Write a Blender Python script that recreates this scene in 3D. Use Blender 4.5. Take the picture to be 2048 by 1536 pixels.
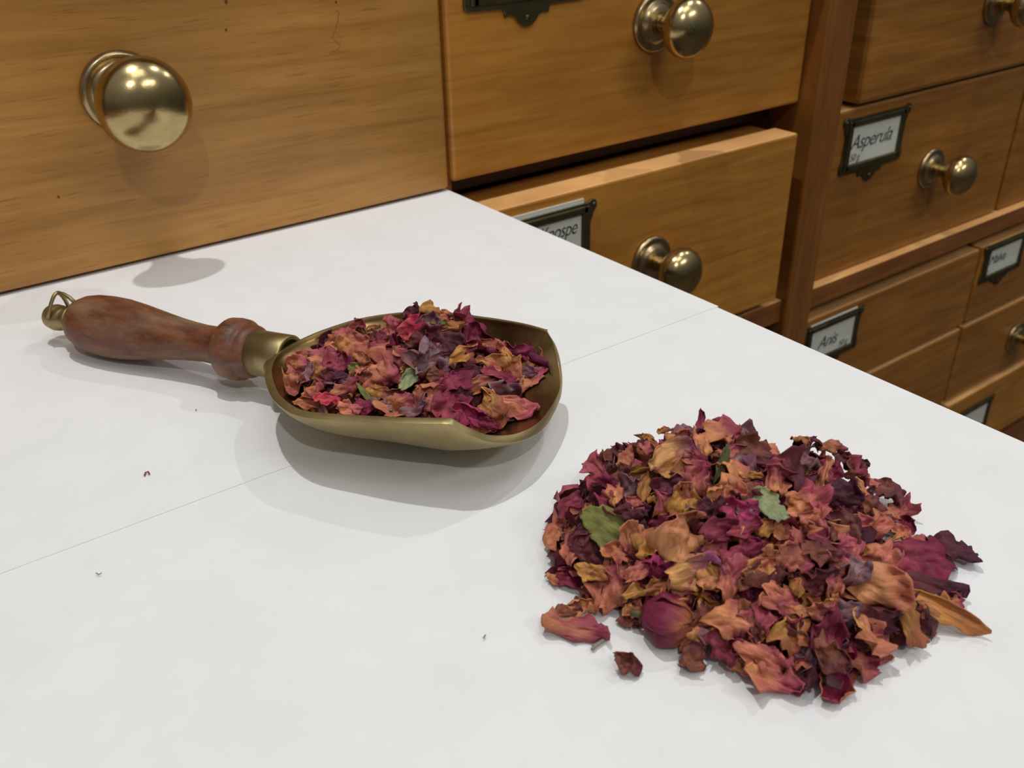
import bpy, bmesh, math, random
from mathutils import Vector, Matrix, noise
import numpy as np

for o in list(bpy.data.objects): bpy.data.objects.remove(o, do_unlink=True)
scene = bpy.context.scene
COL = scene.collection
random.seed(7)

# ---------------------------------------------------------------- camera
F_PX, CX, CY, CAM_Z = 1850.0, 1024.0, 768.0, 0.1712
RIGHT = Vector((0.8073830105275452, -0.5897697696210206, -0.01744400047713473))
UP = Vector((0.30447919273110585, 0.39113753922046285, 0.8685066762013838))
BACK = Vector((-0.5053959789168213, -0.706528870078024, 0.49537042729757164))
CAM = Vector((0, 0, CAM_Z))
cd = bpy.data.cameras.new('camera')
cam = bpy.data.objects.new('camera', cd); COL.objects.link(cam)
cam.matrix_world = Matrix(((RIGHT.x, UP.x, BACK.x, CAM.x), (RIGHT.y, UP.y, BACK.y, CAM.y),
                           (RIGHT.z, UP.z, BACK.z, CAM.z), (0, 0, 0, 1)))
cd.sensor_width = 36; cd.lens = F_PX / 2048 * 36
cd.clip_start = 0.01; cd.clip_end = 30
cd.dof.use_dof = True; cd.dof.focus_distance = 0.31; cd.dof.aperture_fstop = cd.lens / 1.25
scene.camera = cam

def ray(px, py):
    return RIGHT * ((px - CX) / F_PX) + UP * ((CY - py) / F_PX) - BACK
def at_z(px, py, z=0.0):
    d = ray(px, py); return CAM + d * ((z - CAM.z) / d.z)

# ---------------------------------------------------------------- world, lamps, exposure
scene.view_settings.view_transform = 'Standard'
scene.view_settings.look = 'None'
scene.view_settings.exposure = 0.18
scene.view_settings.gamma = 1.0
scene.view_settings.use_curve_mapping = False
w = bpy.data.worlds.new('room_light'); scene.world = w; w.use_nodes = True
nt = w.node_tree; nt.nodes.clear()
wo = nt.nodes.new('ShaderNodeOutputWorld'); bg = nt.nodes.new('ShaderNodeBackground')
tc = nt.nodes.new('ShaderNodeTexCoord'); sx = nt.nodes.new('ShaderNodeSeparateXYZ'); rp = nt.nodes.new('ShaderNodeValToRGB')
mr = nt.nodes.new('ShaderNodeMapRange'); mr.inputs[1].default_value = -1; mr.inputs[2].default_value = 1
nt.links.new(tc.outputs['Generated'], sx.inputs[0]); nt.links.new(sx.outputs['Z'], mr.inputs[0]); nt.links.new(mr.outputs[0], rp.inputs[0])
rp.color_ramp.elements[0].position = 0.35; rp.color_ramp.elements[0].color = (0.03, 0.027, 0.024, 1)
e = rp.color_ramp.elements.new(0.52); e.color = (0.085, 0.08, 0.07, 1)
rp.color_ramp.elements[-1].position = 0.85; rp.color_ramp.elements[-1].color = (0.34, 0.34, 0.33, 1)
bg.inputs[1].default_value = 0.75
nt.links.new(rp.outputs[0], bg.inputs[0]); nt.links.new(bg.outputs[0], wo.inputs[0])

def lamp(name, loc, power, size, target=None, color=(1, 0.995, 0.98), shape='DISK', size_y=None, spread=None):
    l = bpy.data.lights.new(name, 'AREA'); l.shape = shape; l.size = size
    if size_y: l.size_y = size_y
    l.energy = power; l.color = color
    if spread: l.spread = spread
    o = bpy.data.objects.new(name, l); COL.objects.link(o); o.location = loc
    t = Vector(target) if target else Vector((loc[0], loc[1], 0))
    d = (t - Vector(loc)).normalized()
    o.rotation_euler = d.to_track_quat('-Z', 'Y').to_euler()
    return o
# the row of small downlights that runs along the front of the drawers, lamps further into the shop, and an added panel
lamp('downlight', (0.08, 0.31, 0.96), 2.8, 0.022)
lamp('downlight', (0.74, 0.31, 0.96), 1.35, 0.022)
lamp('downlight', (1.36, 0.31, 0.96), 1.4, 0.022)
lamp('ceiling_lamp', (-0.335, -0.78, 1.25), 3.2, 0.04, (0.12, 0.2, 0))
lamp('soft_panel', (0.25, -0.41, 1.9), 4.0, 0.8, (0.2, 0.2, 0), shape='RECTANGLE', size_y=0.6)
lamp('soft_panel', (0.9, -1.6, 1.7), 6.5, 0.9, (0.5, 0.4, 0), shape='RECTANGLE', size_y=0.15)  # unseen panel added to brighten the drawer fronts

# ---------------------------------------------------------------- helpers
def link(o, parent=None):
    COL.objects.link(o)
    if parent is not None: o.parent = parent
    return o
def tag(o, label=None, cat=None, group=None, kind=None):
    if label: o['label'] = label
    if cat: o['category'] = cat
    if group: o['group'] = group
    if kind: o['kind'] = kind
    return o
def empty(name, loc=(0, 0, 0)):
    o = bpy.data.objects.new(name, None); o.empty_display_size = 0.01; COL.objects.link(o); o.location = loc
    return o
def mesh_obj(name, verts, faces, mat, parent=None, smooth=False):
    m = bpy.data.meshes.new(name); m.from_pydata([tuple(v) for v in verts], [], faces); m.update()
    m.materials.append(mat)
    if smooth: m.polygons.foreach_set('use_smooth', [True] * len(m.polygons))
    return link(bpy.data.objects.new(name, m), parent)
def bm_obj(name, bm, mat, parent=None, smooth=False):
    m = bpy.data.meshes.new(name); bmesh.ops.recalc_face_normals(bm, faces=bm.faces); bm.to_mesh(m); bm.free()
    m.materials.append(mat)
    if smooth: m.polygons.foreach_set('use_smooth', [True] * len(m.polygons))
    return link(bpy.data.objects.new(name, m), parent)
def add_box(bm, x0, x1, y0, y1, z0, z1, bev=0.0):
    r = bmesh.ops.create_cube(bm, size=1)
    for v in r['verts']:
        v.co = Vector(((x0 + x1) / 2 + v.co.x * (x1 - x0), (y0 + y1) / 2 + v.co.y * (y1 - y0), (z0 + z1) / 2 + v.co.z * (z1 - z0)))
    if bev:
        es = list({e for v in r['verts'] for e in v.link_edges})
        bmesh.ops.bevel(bm, geom=es, offset=bev, segments=2, affect='EDGES', profile=0.5)
def box(name, x0, x1, y0, y1, z0, z1, mat, parent=None, bev=0.0):
    bm = bmesh.new(); add_box(bm, x0, x1, y0, y1, z0, z1, bev); return bm_obj(name, bm, mat, parent)
def lathe(name, prof, mat, parent=None, seg=48, frame=None):
    """prof: (axial, radius); frame: Matrix taking +Z axis to the wanted axis"""
    verts, faces = [], []
    for a, r in prof:
        for k in range(seg):
            t = 2 * math.pi * k / seg; verts.append(Vector((r * math.cos(t), r * math.sin(t), a)))
    n = len(prof)
    for i in range(n - 1):
        for k in range(seg):
            k2 = (k + 1) % seg; faces.append((i * seg + k, i * seg + k2, (i + 1) * seg + k2, (i + 1) * seg + k))
    faces.append(tuple(range(seg - 1, -1, -1))); faces.append(tuple((n - 1) * seg + k for k in range(seg)))
    if frame is not None: verts = [frame @ v for v in verts]
    return mesh_obj(name, verts, faces, mat, parent, True)
def tube(name, pts, r, mat, parent=None, seg=8, closed=False, radii=None):
    pts = [Vector(p) for p in pts]; n = len(pts); verts, faces = [], []
    nrm = None
    for i, p in enumerate(pts):
        if closed: d = pts[(i + 1) % n] - pts[i - 1]
        else: d = pts[min(i + 1, n - 1)] - pts[max(i - 1, 0)]
        d.normalize()
        if nrm is None: nrm = d.orthogonal().normalized()
        else: nrm = (nrm - d * nrm.dot(d)).normalized()
        b = d.cross(nrm); rr = radii[i] if radii else r
        for k in range(seg):
            t = 2 * math.pi * k / seg; verts.append(p + (nrm * math.cos(t) + b * math.sin(t)) * rr)
    m = n if closed else n - 1
    for i in range(m):
        for k in range(seg):
            k2 = (k + 1) % seg; j = (i + 1) % n; faces.append((i * seg + k, i * seg + k2, j * seg + k2, j * seg + k))
    if not closed:
        faces.append(tuple(range(seg - 1, -1, -1))); faces.append(tuple((n - 1) * seg + k for k in range(seg)))
    return mesh_obj(name, verts, faces, mat, parent, True)

# ---------------------------------------------------------------- materials
def srgb(r, g, b):
    return tuple((c / 255 / 12.92 if c / 255 <= 0.04045 else ((c / 255 + 0.055) / 1.055) ** 2.4) for c in (r, g, b)) + (1,)
def new_mat(name):
    m = bpy.data.materials.new(name); m.use_nodes = True
    return m, m.node_tree, m.node_tree.nodes['Principled BSDF']
def N(nt, t, **kw):
    n = nt.nodes.new(t)
    for k, v in kw.items(): setattr(n, k, v)
    return n
def ramp(nt, src, stops):
    r = N(nt, 'ShaderNodeValToRGB'); nt.links.new(src, r.inputs[0])
    els = r.color_ramp.elements
    els[0].position, els[0].color = stops[0]; els[-1].position, els[-1].color = stops[-1]
    for p, c in stops[1:-1]:
        e = els.new(p); e.color = c
    return r.outputs[0]
def mapping(nt, scale, loc_rand=True, coord='Object'):
    t = N(nt, 'ShaderNodeTexCoord'); mp = N(nt, 'ShaderNodeMapping'); mp.inputs['Scale'].default_value = scale
    if loc_rand:
        oi = N(nt, 'ShaderNodeObjectInfo'); mu = N(nt, 'ShaderNodeVectorMath', operation='SCALE')
        cb = N(nt, 'ShaderNodeCombineXYZ')
        nt.links.new(oi.outputs['Random'], cb.inputs[0]); nt.links.new(oi.outputs['Random'], cb.inputs[2])
        nt.links.new(cb.outputs[0], mu.inputs[0]); mu.inputs['Scale'].default_value = 13.0
        ad = N(nt, 'ShaderNodeVectorMath', operation='ADD')
        nt.links.new(t.outputs[coord], ad.inputs[0]); nt.links.new(mu.outputs[0], ad.inputs[1]); nt.links.new(ad.outputs[0], mp.inputs['Vector'])
    else: nt.links.new(t.outputs[coord], mp.inputs['Vector'])
    return mp.outputs[0]
def noise_tex(nt, vec, scale, detail=4, rough=0.6, dist=0.0):
    n = N(nt, 'ShaderNodeTexNoise'); n.inputs['Scale'].default_value = scale; n.inputs['Detail'].default_value = detail
    n.inputs['Roughness'].default_value = rough; n.inputs['Distortion'].default_value = dist
    nt.links.new(vec, n.inputs['Vector']); return n.outputs['Fac']
def mix(nt, fac, a, b, blend='MIX'):
    m = N(nt, 'ShaderNodeMix', data_type='RGBA', blend_type=blend)
    for s, v in ((m.inputs[0], fac), (m.inputs[6], a), (m.inputs[7], b)):
        if isinstance(v, (int, float, tuple)): s.default_value = v
        else: nt.links.new(v, s)
    return m.outputs[2]
def bump(nt, h, strength, dist, bsdf):
    b = N(nt, 'ShaderNodeBump'); b.inputs['Strength'].default_value = strength; b.inputs['Distance'].default_value = dist
    nt.links.new(h, b.inputs['Height']); nt.links.new(b.outputs[0], bsdf.inputs['Normal'])

def wood(name, dark, mid, light, pore, pore_amt=0.5, vertical=False, rough=0.38, axis=None):
    m, nt, b = new_mat(name)
    sc = (1, 1, 14) if not vertical else (14, 1, 1)
    v = mapping(nt, sc)
    n1 = noise_tex(nt, v, 9, 5, 0.6, 0.8)
    base = ramp(nt, n1, [(0.28, dark), (0.5, mid), (0.74, light)])
    v3 = mapping(nt, (1, 1, 1.6)); n3 = noise_tex(nt, v3, 7, 3, 0.5)
    blot = ramp(nt, n3, [(0.3, (0.80, 0.76, 0.72, 1)), (0.65, (1.08, 1.05, 1.0, 1))])
    base = mix(nt, 1.0, base, blot, 'MULTIPLY')
    v2 = mapping(nt, (1, 1, 26) if not vertical else (26, 1, 1))
    n2 = noise_tex(nt, v2, 42, 2, 0.55)
    pf = ramp(nt, n2, [(0.30, (1, 1, 1, 1)), (0.40, (0, 0, 0, 1))])
    pm = N(nt, 'ShaderNodeMath', operation='MULTIPLY'); nt.links.new(pf, pm.inputs[0]); pm.inputs[1].default_value = pore_amt
    base = mix(nt, pm.outputs[0], base, pore)
    nt.links.new(base, b.inputs['Base Color']); b.inputs['Roughness'].default_value = rough
    b.inputs['Coat Weight'].default_value = 0.12; b.inputs['Coat Roughness'].default_value = 0.25
    bump(nt, n2, 0.12, 0.0004, b)
    return m
W_OAK = wood('honey_oak', srgb(160, 112, 50), srgb(182, 132, 62), srgb(196, 148, 78), srgb(122, 76, 26), 0.55)
W_DRAW = wood('varnished_beech', srgb(166, 110, 42), srgb(188, 129, 52), srgb(202, 146, 66), srgb(132, 82, 28), 0.25)
W_DRAW2 = wood('darker_beech', srgb(138, 88, 34), srgb(160, 106, 43), srgb(176, 122, 56), srgb(116, 70, 26), 0.2)  # darker tone for the right-hand drawers
W_POST = wood('reddish_post_wood', srgb(110, 66, 26), srgb(132, 82, 34), srgb(146, 96, 42), srgb(92, 52, 20), 0.3, vertical=True)
W_RAIL = wood('rail_wood', srgb(120, 72, 32), srgb(142, 88, 42), srgb(158, 102, 50), srgb(96, 54, 24), 0.3)
W_LIT_TOP = wood('lit_top_wood', srgb(216, 160, 98), srgb(232, 178, 114), srgb(240, 190, 130), srgb(170, 116, 66), 0.2, rough=0.6)  # paler wood: light falling on top edges is put into its colour
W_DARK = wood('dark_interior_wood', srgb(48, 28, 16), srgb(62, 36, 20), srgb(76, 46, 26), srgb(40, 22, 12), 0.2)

def brass(name, c0, c1, r0, r1, scale=60, tarn=None):
    m, nt, b = new_mat(name); v = mapping(nt, (1, 1, 1))
    n = noise_tex(nt, v, scale, 5, 0.6, 0.4); nt.links.new(ramp(nt, n, [(0.35, c0), (0.65, c1)]), b.inputs['Base Color'])
    b.inputs['Metallic'].default_value = 1.0
    n2 = noise_tex(nt, v, scale * 3, 4, 0.6); mr = N(nt, 'ShaderNodeMapRange'); mr.inputs[3].default_value = r0; mr.inputs[4].default_value = r1
    nt.links.new(n2, mr.inputs[0]); nt.links.new(mr.outputs[0], b.inputs['Roughness'])
    bump(nt, noise_tex(nt, v, scale * 14, 3, 0.6), 0.10, 0.0003, b)
    return m
BR_KNOB = brass('polished_brass', (0.42, 0.32, 0.145, 1), (0.55, 0.425, 0.21, 1), 0.15, 0.29)
BR_ROSE = brass('worn_brass', (0.34, 0.26, 0.14, 1), (0.52, 0.41, 0.24, 1), 0.22, 0.36)
BR_SCOOP = brass('cast_brass', (0.29, 0.23, 0.105, 1), (0.41, 0.325, 0.155, 1), 0.36, 0.58, 40)
BR_INNER = brass('reflection_tinted_brass', (0.26, 0.165, 0.065, 1), (0.36, 0.235, 0.10, 1), 0.24, 0.38, 40)  # redder than the casting: reflected petals put into the colour
BR_DARK = brass('tarnished_brass', (0.13, 0.115, 0.06, 1), (0.19, 0.165, 0.09, 1), 0.38, 0.5, 80)

def plain(name, c, rough=0.6, spec=0.5):
    m, nt, b = new_mat(name); v = mapping(nt, (1, 1, 1), False)
    n = noise_tex(nt, v, 40, 3); d = tuple(x * 0.95 for x in c[:3]) + (1,)
    nt.links.new(ramp(nt, n, [(0.3, d), (0.7, c)]), b.inputs['Base Color'])
    b.inputs['Roughness'].default_value = rough; b.inputs['Specular IOR Level'].default_value = spec
    return m
PAPER = plain('white_paper', (0.83, 0.83, 0.83, 1), 0.75, 0.25)
CARD = plain('label_card', srgb(222, 224, 212), 0.7, 0.3)
INK = plain('black_ink', srgb(40, 42, 48), 0.6)
FLOOR = plain('floor_boards', srgb(96, 80, 66), 0.5)
CREAM = plain('painted_wall', srgb(205, 198, 184), 0.8)
BLUE = plain('blue_paint', srgb(60, 130, 150), 0.6); GREENP = plain('green_paint', srgb(50, 140, 90), 0.6)
STAIN = plain('dark_wood_stain', srgb(110, 58, 20), 0.5)

# handle: red-brown wood rubbed grey with dust
m, nt, b = new_mat('dusty_handle_wood'); HANDLE = m
tcn = N(nt, 'ShaderNodeTexCoord'); comb = N(nt, 'ShaderNodeCombineXYZ')
for i_, (ax_, k_) in enumerate((((0.8753, 0.4836, 0.0), 1.0), ((0.0, 0.0, 1.0), 1.0), ((0.4836, -0.8753, 0.0), 0.32))):
    dt = N(nt, 'ShaderNodeVectorMath', operation='DOT_PRODUCT'); nt.links.new(tcn.outputs['Object'], dt.inputs[0]); dt.inputs[1].default_value = tuple(k_ * q_ for q_ in ax_)
    nt.links.new(dt.outputs['Value'], comb.inputs[i_])
v = comb.outputs[0]; n = noise_tex(nt, v, 95, 7, 0.66, 0.3)
cw = ramp(nt, noise_tex(nt, v, 210, 5, 0.65), [(0.3, srgb(70, 38, 23)), (0.5, srgb(106, 57, 33)), (0.72, srgb(132, 78, 48))])
gf = ramp(nt, n, [(0.44, (0, 0, 0, 1)), (0.66, (1, 1, 1, 1))])
pm = N(nt, 'ShaderNodeMath', operation='MULTIPLY'); nt.links.new(gf, pm.inputs[0]); pm.inputs[1].default_value = 0.72
nt.links.new(mix(nt, pm.outputs[0], cw, srgb(134, 110, 84)), b.inputs['Base Color'])
b.inputs['Roughness'].default_value = 0.5; bump(nt, noise_tex(nt, v, 400, 4, 0.7), 0.3, 0.0005, b)

# petals: colour comes from each petal's own vertex colours, plus fine veins
def petal_mat(name, rough):
    m, nt, b = new_mat(name)
    a = N(nt, 'ShaderNodeVertexColor'); a.layer_name = 'tone'
    uv = N(nt, 'ShaderNodeUVMap'); uv.uv_map = 'flat'
    mp = N(nt, 'ShaderNodeMapping'); mp.inputs['Scale'].default_value = (2.2, 16, 1); nt.links.new(uv.outputs[0], mp.inputs[0])
    n = N(nt, 'ShaderNodeTexNoise'); n.inputs['Scale'].default_value = 1.6; n.inputs['Detail'].default_value = 5; n.inputs['Distortion'].default_value = 0.6
    nt.links.new(mp.outputs[0], n.inputs['Vector'])
    vein = ramp(nt, n.outputs['Fac'], [(0.32, (0.72, 0.70, 0.68, 1)), (0.55, (1.0, 1.0, 1.0, 1)), (0.75, (1.14, 1.10, 1.06, 1))])
    c = mix(nt, 1.0, a.outputs['Color'], vein, 'MULTIPLY')
    nt.links.new(c, b.inputs['Base Color']); b.inputs['Roughness'].default_value = rough
    b.inputs['Specular IOR Level'].default_value = 0.35
    bump(nt, n.outputs['Fac'], 0.35, 0.0006, b)
    tr = N(nt, 'ShaderNodeBsdfTranslucent'); nt.links.new(c, tr.inputs['Color'])
    ms = N(nt, 'ShaderNodeMixShader'); ms.inputs[0].default_value = 0.09
    out = nt.nodes['Material Output']; nt.links.new(b.outputs[0], ms.inputs[1]); nt.links.new(tr.outputs[0], ms.inputs[2]); nt.links.new(ms.outputs[0], out.inputs['Surface'])
    return m
PETAL = petal_mat('dried_petal', 0.62)

# ================================================================ the setting
fl = box('floor', -2.5, 3.5, -2.6, 1.2, -0.93, -0.90, FLOOR); fl['kind'] = 'structure'
wl = box('wall_back', -2.5, 3.5, 1.15, 1.2, -0.90, 1.9, CREAM); wl['kind'] = 'structure'

# ================================================================ the drawer cabinet
Y0 = 0.4526
CAB = tag(empty('apothecary_cabinet', (0.6, 0.75, -0.9)), 'honey-brown wooden apothecary cabinet with brass knobbed drawers behind the white paper', 'cabinet')
IO = Matrix.Translation((-0.6, -0.75, 0.9))
def attach(o, parent):                      # world-space mesh under a parent
    o.parent = parent; o.matrix_parent_inverse = parent_world[parent].inverted(); return o
parent_world = {CAB: Matrix.Translation((0.6, 0.75, -0.9))}
def part(o, parent=None):
    o.parent = None
    p = parent or CAB
    o.parent = p
    o.matrix_parent_inverse = parent_world[CAB].inverted() if p is CAB else Matrix.Identity(4)
    return o
def lit_top(o, z1):  # gives top faces the wood with painted-in light
    o.data.materials.append(W_LIT_TOP)
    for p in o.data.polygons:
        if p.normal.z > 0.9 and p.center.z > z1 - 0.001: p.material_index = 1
# carcass
bm = bmesh.new()
add_box(bm, -0.42, 1.62, 0.51, 1.05, -0.90, 0.16)
part(bm_obj('carcass', bm, W_DARK))
part(box('top_panel', -0.44, 1.64, 0.43, 1.06, 0.160, 0.185, W_RAIL, bev=0.002))
part(box('base_plinth', -0.42, 1.62, 0.455, 0.51, -0.90, -0.50, W_RAIL))
part(box('side_panel', -0.44, -0.42, 0.445, 1.06, -0.90, 0.160, W_POST))
part(box('side_panel', 1.62, 1.64, 0.445, 1.06, -0.90, 0.160, W_POST))
part(box('post', 0.5985, 0.6305, 0.4370, 0.510, -0.50, 0.160, W_POST, bev=0.0012))
part(box('divider', 0.2775, 0.2865, 0.4585, 0.510, -0.50, 0.160, W_POST))
part(box('divider', 0.9262, 0.9352, 0.4590, 0.510, -0.50, -0.183, W_POST))
part(box('divider', 0.9422, 0.9500, 0.4590, 0.510, -0.158, -0.012, W_POST))
lit_top(part(box('rail', 0.2865, 0.5985, 0.4435, 0.510, -0.1775, -0.1570, W_RAIL, bev=0.001)), -0.1570)
lit_top(part(box('rail', 0.6305, 1.62, 0.4440, 0.510, -0.1775, -0.1585, W_RAIL, bev=0.001)), -0.1585)
part(box('rail', 0.2865, 0.5985, 0.4800, 0.510, -0.0110, 0.0, W_DARK))
part(box('rail', -0.42, 0.2775, 0.4640, 0.510, -0.060, -0.0205, W_RAIL, bev=0.001))
part(box('pull_out_shelf', -0.40, 0.2810, -0.33, 0.4636, -0.0200, -0.0008, W_RAIL, bev=0.001))

def front(x0, x1, y, z0, z1, mat, bev=0.0022, tray=False, lab=None, back=False):
    """a drawer: thick front board with eased edges and a tray behind it"""
    bm = bmesh.new()
    add_box(bm, x0, x1, y, y + 0.0225, z0, z1, bev)
    if back: add_box(bm, x0 + 0.004, x1 - 0.004, y + 0.0235, y + 0.045, z0 + 0.004, z1 - 0.0016, 0.001)
    if tray:
        zt = z1 - 0.012; yb = 0.505
        add_box(bm, x0 + 0.006, x0 + 0.016, y + 0.0195, yb, z0 + 0.006, zt)
        add_box(bm, x1 - 0.016, x1 - 0.006, y + 0.0195, yb, z0 + 0.006, zt)
        add_box(bm, x0 + 0.015, x1 - 0.015, y + 0.0195, yb, z0 + 0.006, z0 + 0.014)
    d = part(bm_obj('drawer', bm, mat)); lit_top(d, z1)
    if lab: d['label'] = lab
    return d
K = Matrix.Rotation(math.pi / 2, 4, 'X')     # +Z -> -Y
PROF_ROSE = [(0, 0.0182), (0.0016, 0.0184), (0.0030, 0.0176), (0.0036, 0.0160), (0.0030, 0.0146), (0.0034, 0.0128), (0.0052, 0.0118), (0.0062, 0.0098), (0.0068, 0.0080), (0.0072, 0.0060)]
PROF_KNOB = [(0.006, 0.0062), (0.0100, 0.0056), (0.0140, 0.0058), (0.0172, 0.0080)]
for k in range(0, 13):
    t = -60 + k * 12.45
    PROF_KNOB.append((0.0300 + 0.0126 * math.sin(math.radians(t)), 0.0182 * math.cos(math.radians(t)) + 0.0001))
def knob(parent, x, y, z, s=1.0, ks=None):
    fk = Matrix.Translation((x, y, z)) @ K @ Matrix.Scale(ks or s, 4)
    fr = Matrix.Translation((x, y, z)) @ K @ Matrix.Scale(s, 4)
    part(lathe('knob_backplate', PROF_ROSE, BR_ROSE, frame=fr), parent)
    return part(lathe('knob', PROF_KNOB, BR_KNOB, frame=fk), parent)

def outline_plate():
    """half outline of a stamped label holder, mirrored: (x, z) in metres about its middle"""
    h = [(0, -0.0345), (0.003, -0.0340), (0.0058, -0.0318), (0.0078, -0.0292), (0.0102, -0.0278), (0.0130, -0.0272), (0.0150, -0.0283), (0.0157, -0.0260), (0.0165, -0.0238),
         (0.036, -0.0234), (0.0405, -0.0232), (0.0425, -0.0215), (0.0425, -0.0150), (0.0405, -0.0120), (0.0402, 0.0090), (0.0418, 0.0120), (0.0426, 0.0150), (0.0452, 0.0185), (0.0455, 0.0215), (0.0440, 0.0236), (0.0410, 0.0240), (0.0385, 0.0226), (0.036, 0.0224), (0, 0.0224)]
    return h + [(-x, z) for x, z in reversed(h[1:-1])]
def plate(parent, cx, y, cz, sx=1.0, sz=1.0, top_card=0.0, text=(), mat=BR_DARK):
    cu = bpy.data.curves.new('plate', 'CURVE'); cu.dimensions = '2D'; cu.fill_mode = 'BOTH'; cu.extrude = 0.0006; cu.bevel_depth = 0.0003; cu.bevel_resolution = 1
    hole = [(-0.0335, -0.0150), (-0.0325, -0.0160), (0.0325, -0.0160), (0.0335, -0.0150), (0.0335, 0.0150), (0.0325, 0.0160), (-0.0325, 0.0160), (-0.0335, 0.0150)]
    for pts in (outline_plate(), hole):
        s = cu.splines.new('POLY'); s.points.add(len(pts) - 1); s.use_cyclic_u = True
        for p, (a, b) in zip(s.points, pts): p.co = (a * sx, b * sz, 0, 1)
    tmp = bpy.data.objects.new('tmp', cu); me = bpy.data.meshes.new_from_object(tmp); bpy.data.objects.remove(tmp)
    fr = Matrix.Translation((cx, y - 0.0012, cz)) @ K
    me.transform(fr); bm = bmesh.new(); bm.from_mesh(me)
    for (sx_, z_) in ((0.0432, 0.0205), (-0.0432, 0.0205), (0, -0.0300)):      # screw heads
        r = bmesh.ops.create_uvsphere(bm, u_segments=12, v_segments=6, radius=0.0017)
        for v in r['verts']: v.co = Vector((cx + sx_ * sx + v.co.x, y - 0.0022 + v.co.y * 0.5, cz + z_ * sz + v.co.z))
    # raised rim round the opening
    for (a, b, c, d) in ((-0.0375, 0.0375, 0.0160, 0.0210), (-0.0375, 0.0375, -0.0210, -0.0160), (-0.0390, -0.0335, -0.0210, 0.0210), (0.0335, 0.0390, -0.0210, 0.0210)):
        add_box(bm, cx + a * sx, cx + b * sx, y - 0.0034, y - 0.0006, cz + c * sz, cz + d * sz, 0.0008)
    me2 = bpy.data.meshes.new('label_holder'); bm.to_mesh(me2); bm.free(); me2.materials.append(mat)
    part(link(bpy.data.objects.new('label_holder', me2)), parent)
    part(box('label_card', cx - 0.0350 * sx, cx + 0.0350 * sx, y - 0.0012, y - 0.0002, cz - 0.019 * sz, cz + (0.019 + top_card) * sz, CARD), parent)
    for (s, tx, tz, size, shear, wx) in text:
        tcu = bpy.data.curves.new('t', 'FONT'); tcu.body = s; tcu.size = size; tcu.shear = shear; tcu.extrude = 0.0001; tcu.offset = -0.00012; tcu.space_character = 0.92
        tob = bpy.data.objects.new('tmp', tcu); tm = bpy.data.meshes.new_from_object(tob); bpy.data.objects.remove(tob)
        tm.transform(Matrix.Translation((cx + tx, y - 0.0014, cz + tz)) @ K @ Matrix.Diagonal((wx, 1, 1, 1))); tm.materials.clear(); tm.materials.append(INK)
        part(link(bpy.data.objects.new('handwriting', tm)), parent)

# left drawer, over the shelf
d = front(-0.075, 0.2812, Y0, 0.0016, 0.1560, W_OAK, lab='light honey oak drawer front with one brass knob above the paper')
knob(d, 0.1095, Y0, 0.0815, 1.0, 1.1)
# small wear marks on that front: dark specks and a scratch
def fleck(parent, px, py, r, mat, y=Y0):
    dd = ray(px, py); p = CAM + dd * (y / dd.y)
    bm = bmesh.new(); bmesh.ops.create_circle(bm, cap_ends=True, segments=10, radius=r)
    for v in bm.verts: v.co = Vector((p.x + v.co.x * random.uniform(0.6, 1.3), y - 0.00006, p.z + v.co.y * random.uniform(0.8, 1.4)))
    return part(bm_obj('wood_stain', bm, mat), parent)
for (px, py, r) in ((452, 4, 0.0010), (452, 60, 0.0008), (117, 394, 0.0007), (672, 4, 0.0006)): fleck(d, px, py, r, STAIN)
sc = []
for (px, py) in ((671, 20), (678, 25), (675, 45), (670, 62), (664, 76), (672, 82), (680, 92), (675, 101), (660, 105)):
    dd = ray(px, py); p = CAM + dd * (Y0 / dd.y); sc.append(Vector((p.x, Y0 - 0.00002, p.z)))
part(tube('scratch', sc, 0.00011, STAIN, seg=5), d)

# centre column
d = front(0.2840, 0.5975, Y0, 0.0045, 0.1560, W_DRAW, lab='upper centre drawer with an unlit brass label holder cut off by the top')
knob(d, 0.4405, Y0, 0.0780)
d['label'] = 'upper centre drawer with tarnished label holder and brass knob'
plate(d, 0.3385, Y0, 0.1210)
part(tube('paint_mark', [CAM + ray(x, y) * ((Y0 - 0.0425) / ray(x, y).y) for x, y in ((1381, 42), (1387, 52), (1392, 62))], 0.00025, GREENP, seg=5), d)
d = front(0.2840, 0.5780, 0.4345, -0.1472, -0.0118, W_DRAW, bev=0.0014, back=True, lab='lower centre drawer pulled slightly out, half hidden behind the paper edge')
knob(d, 0.4320, 0.4345, -0.0760, 0.97)
plate(d, 0.3350, 0.4345, -0.0430, 0.97, 0.97, 0.0068, (('Pappel-Knospe', -0.0315, 0.0035, 0.0135, 0.3, 0.80), ('10 g', 0.0160, -0.0115, 0.0105, 0.2, 0.75)))

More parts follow.
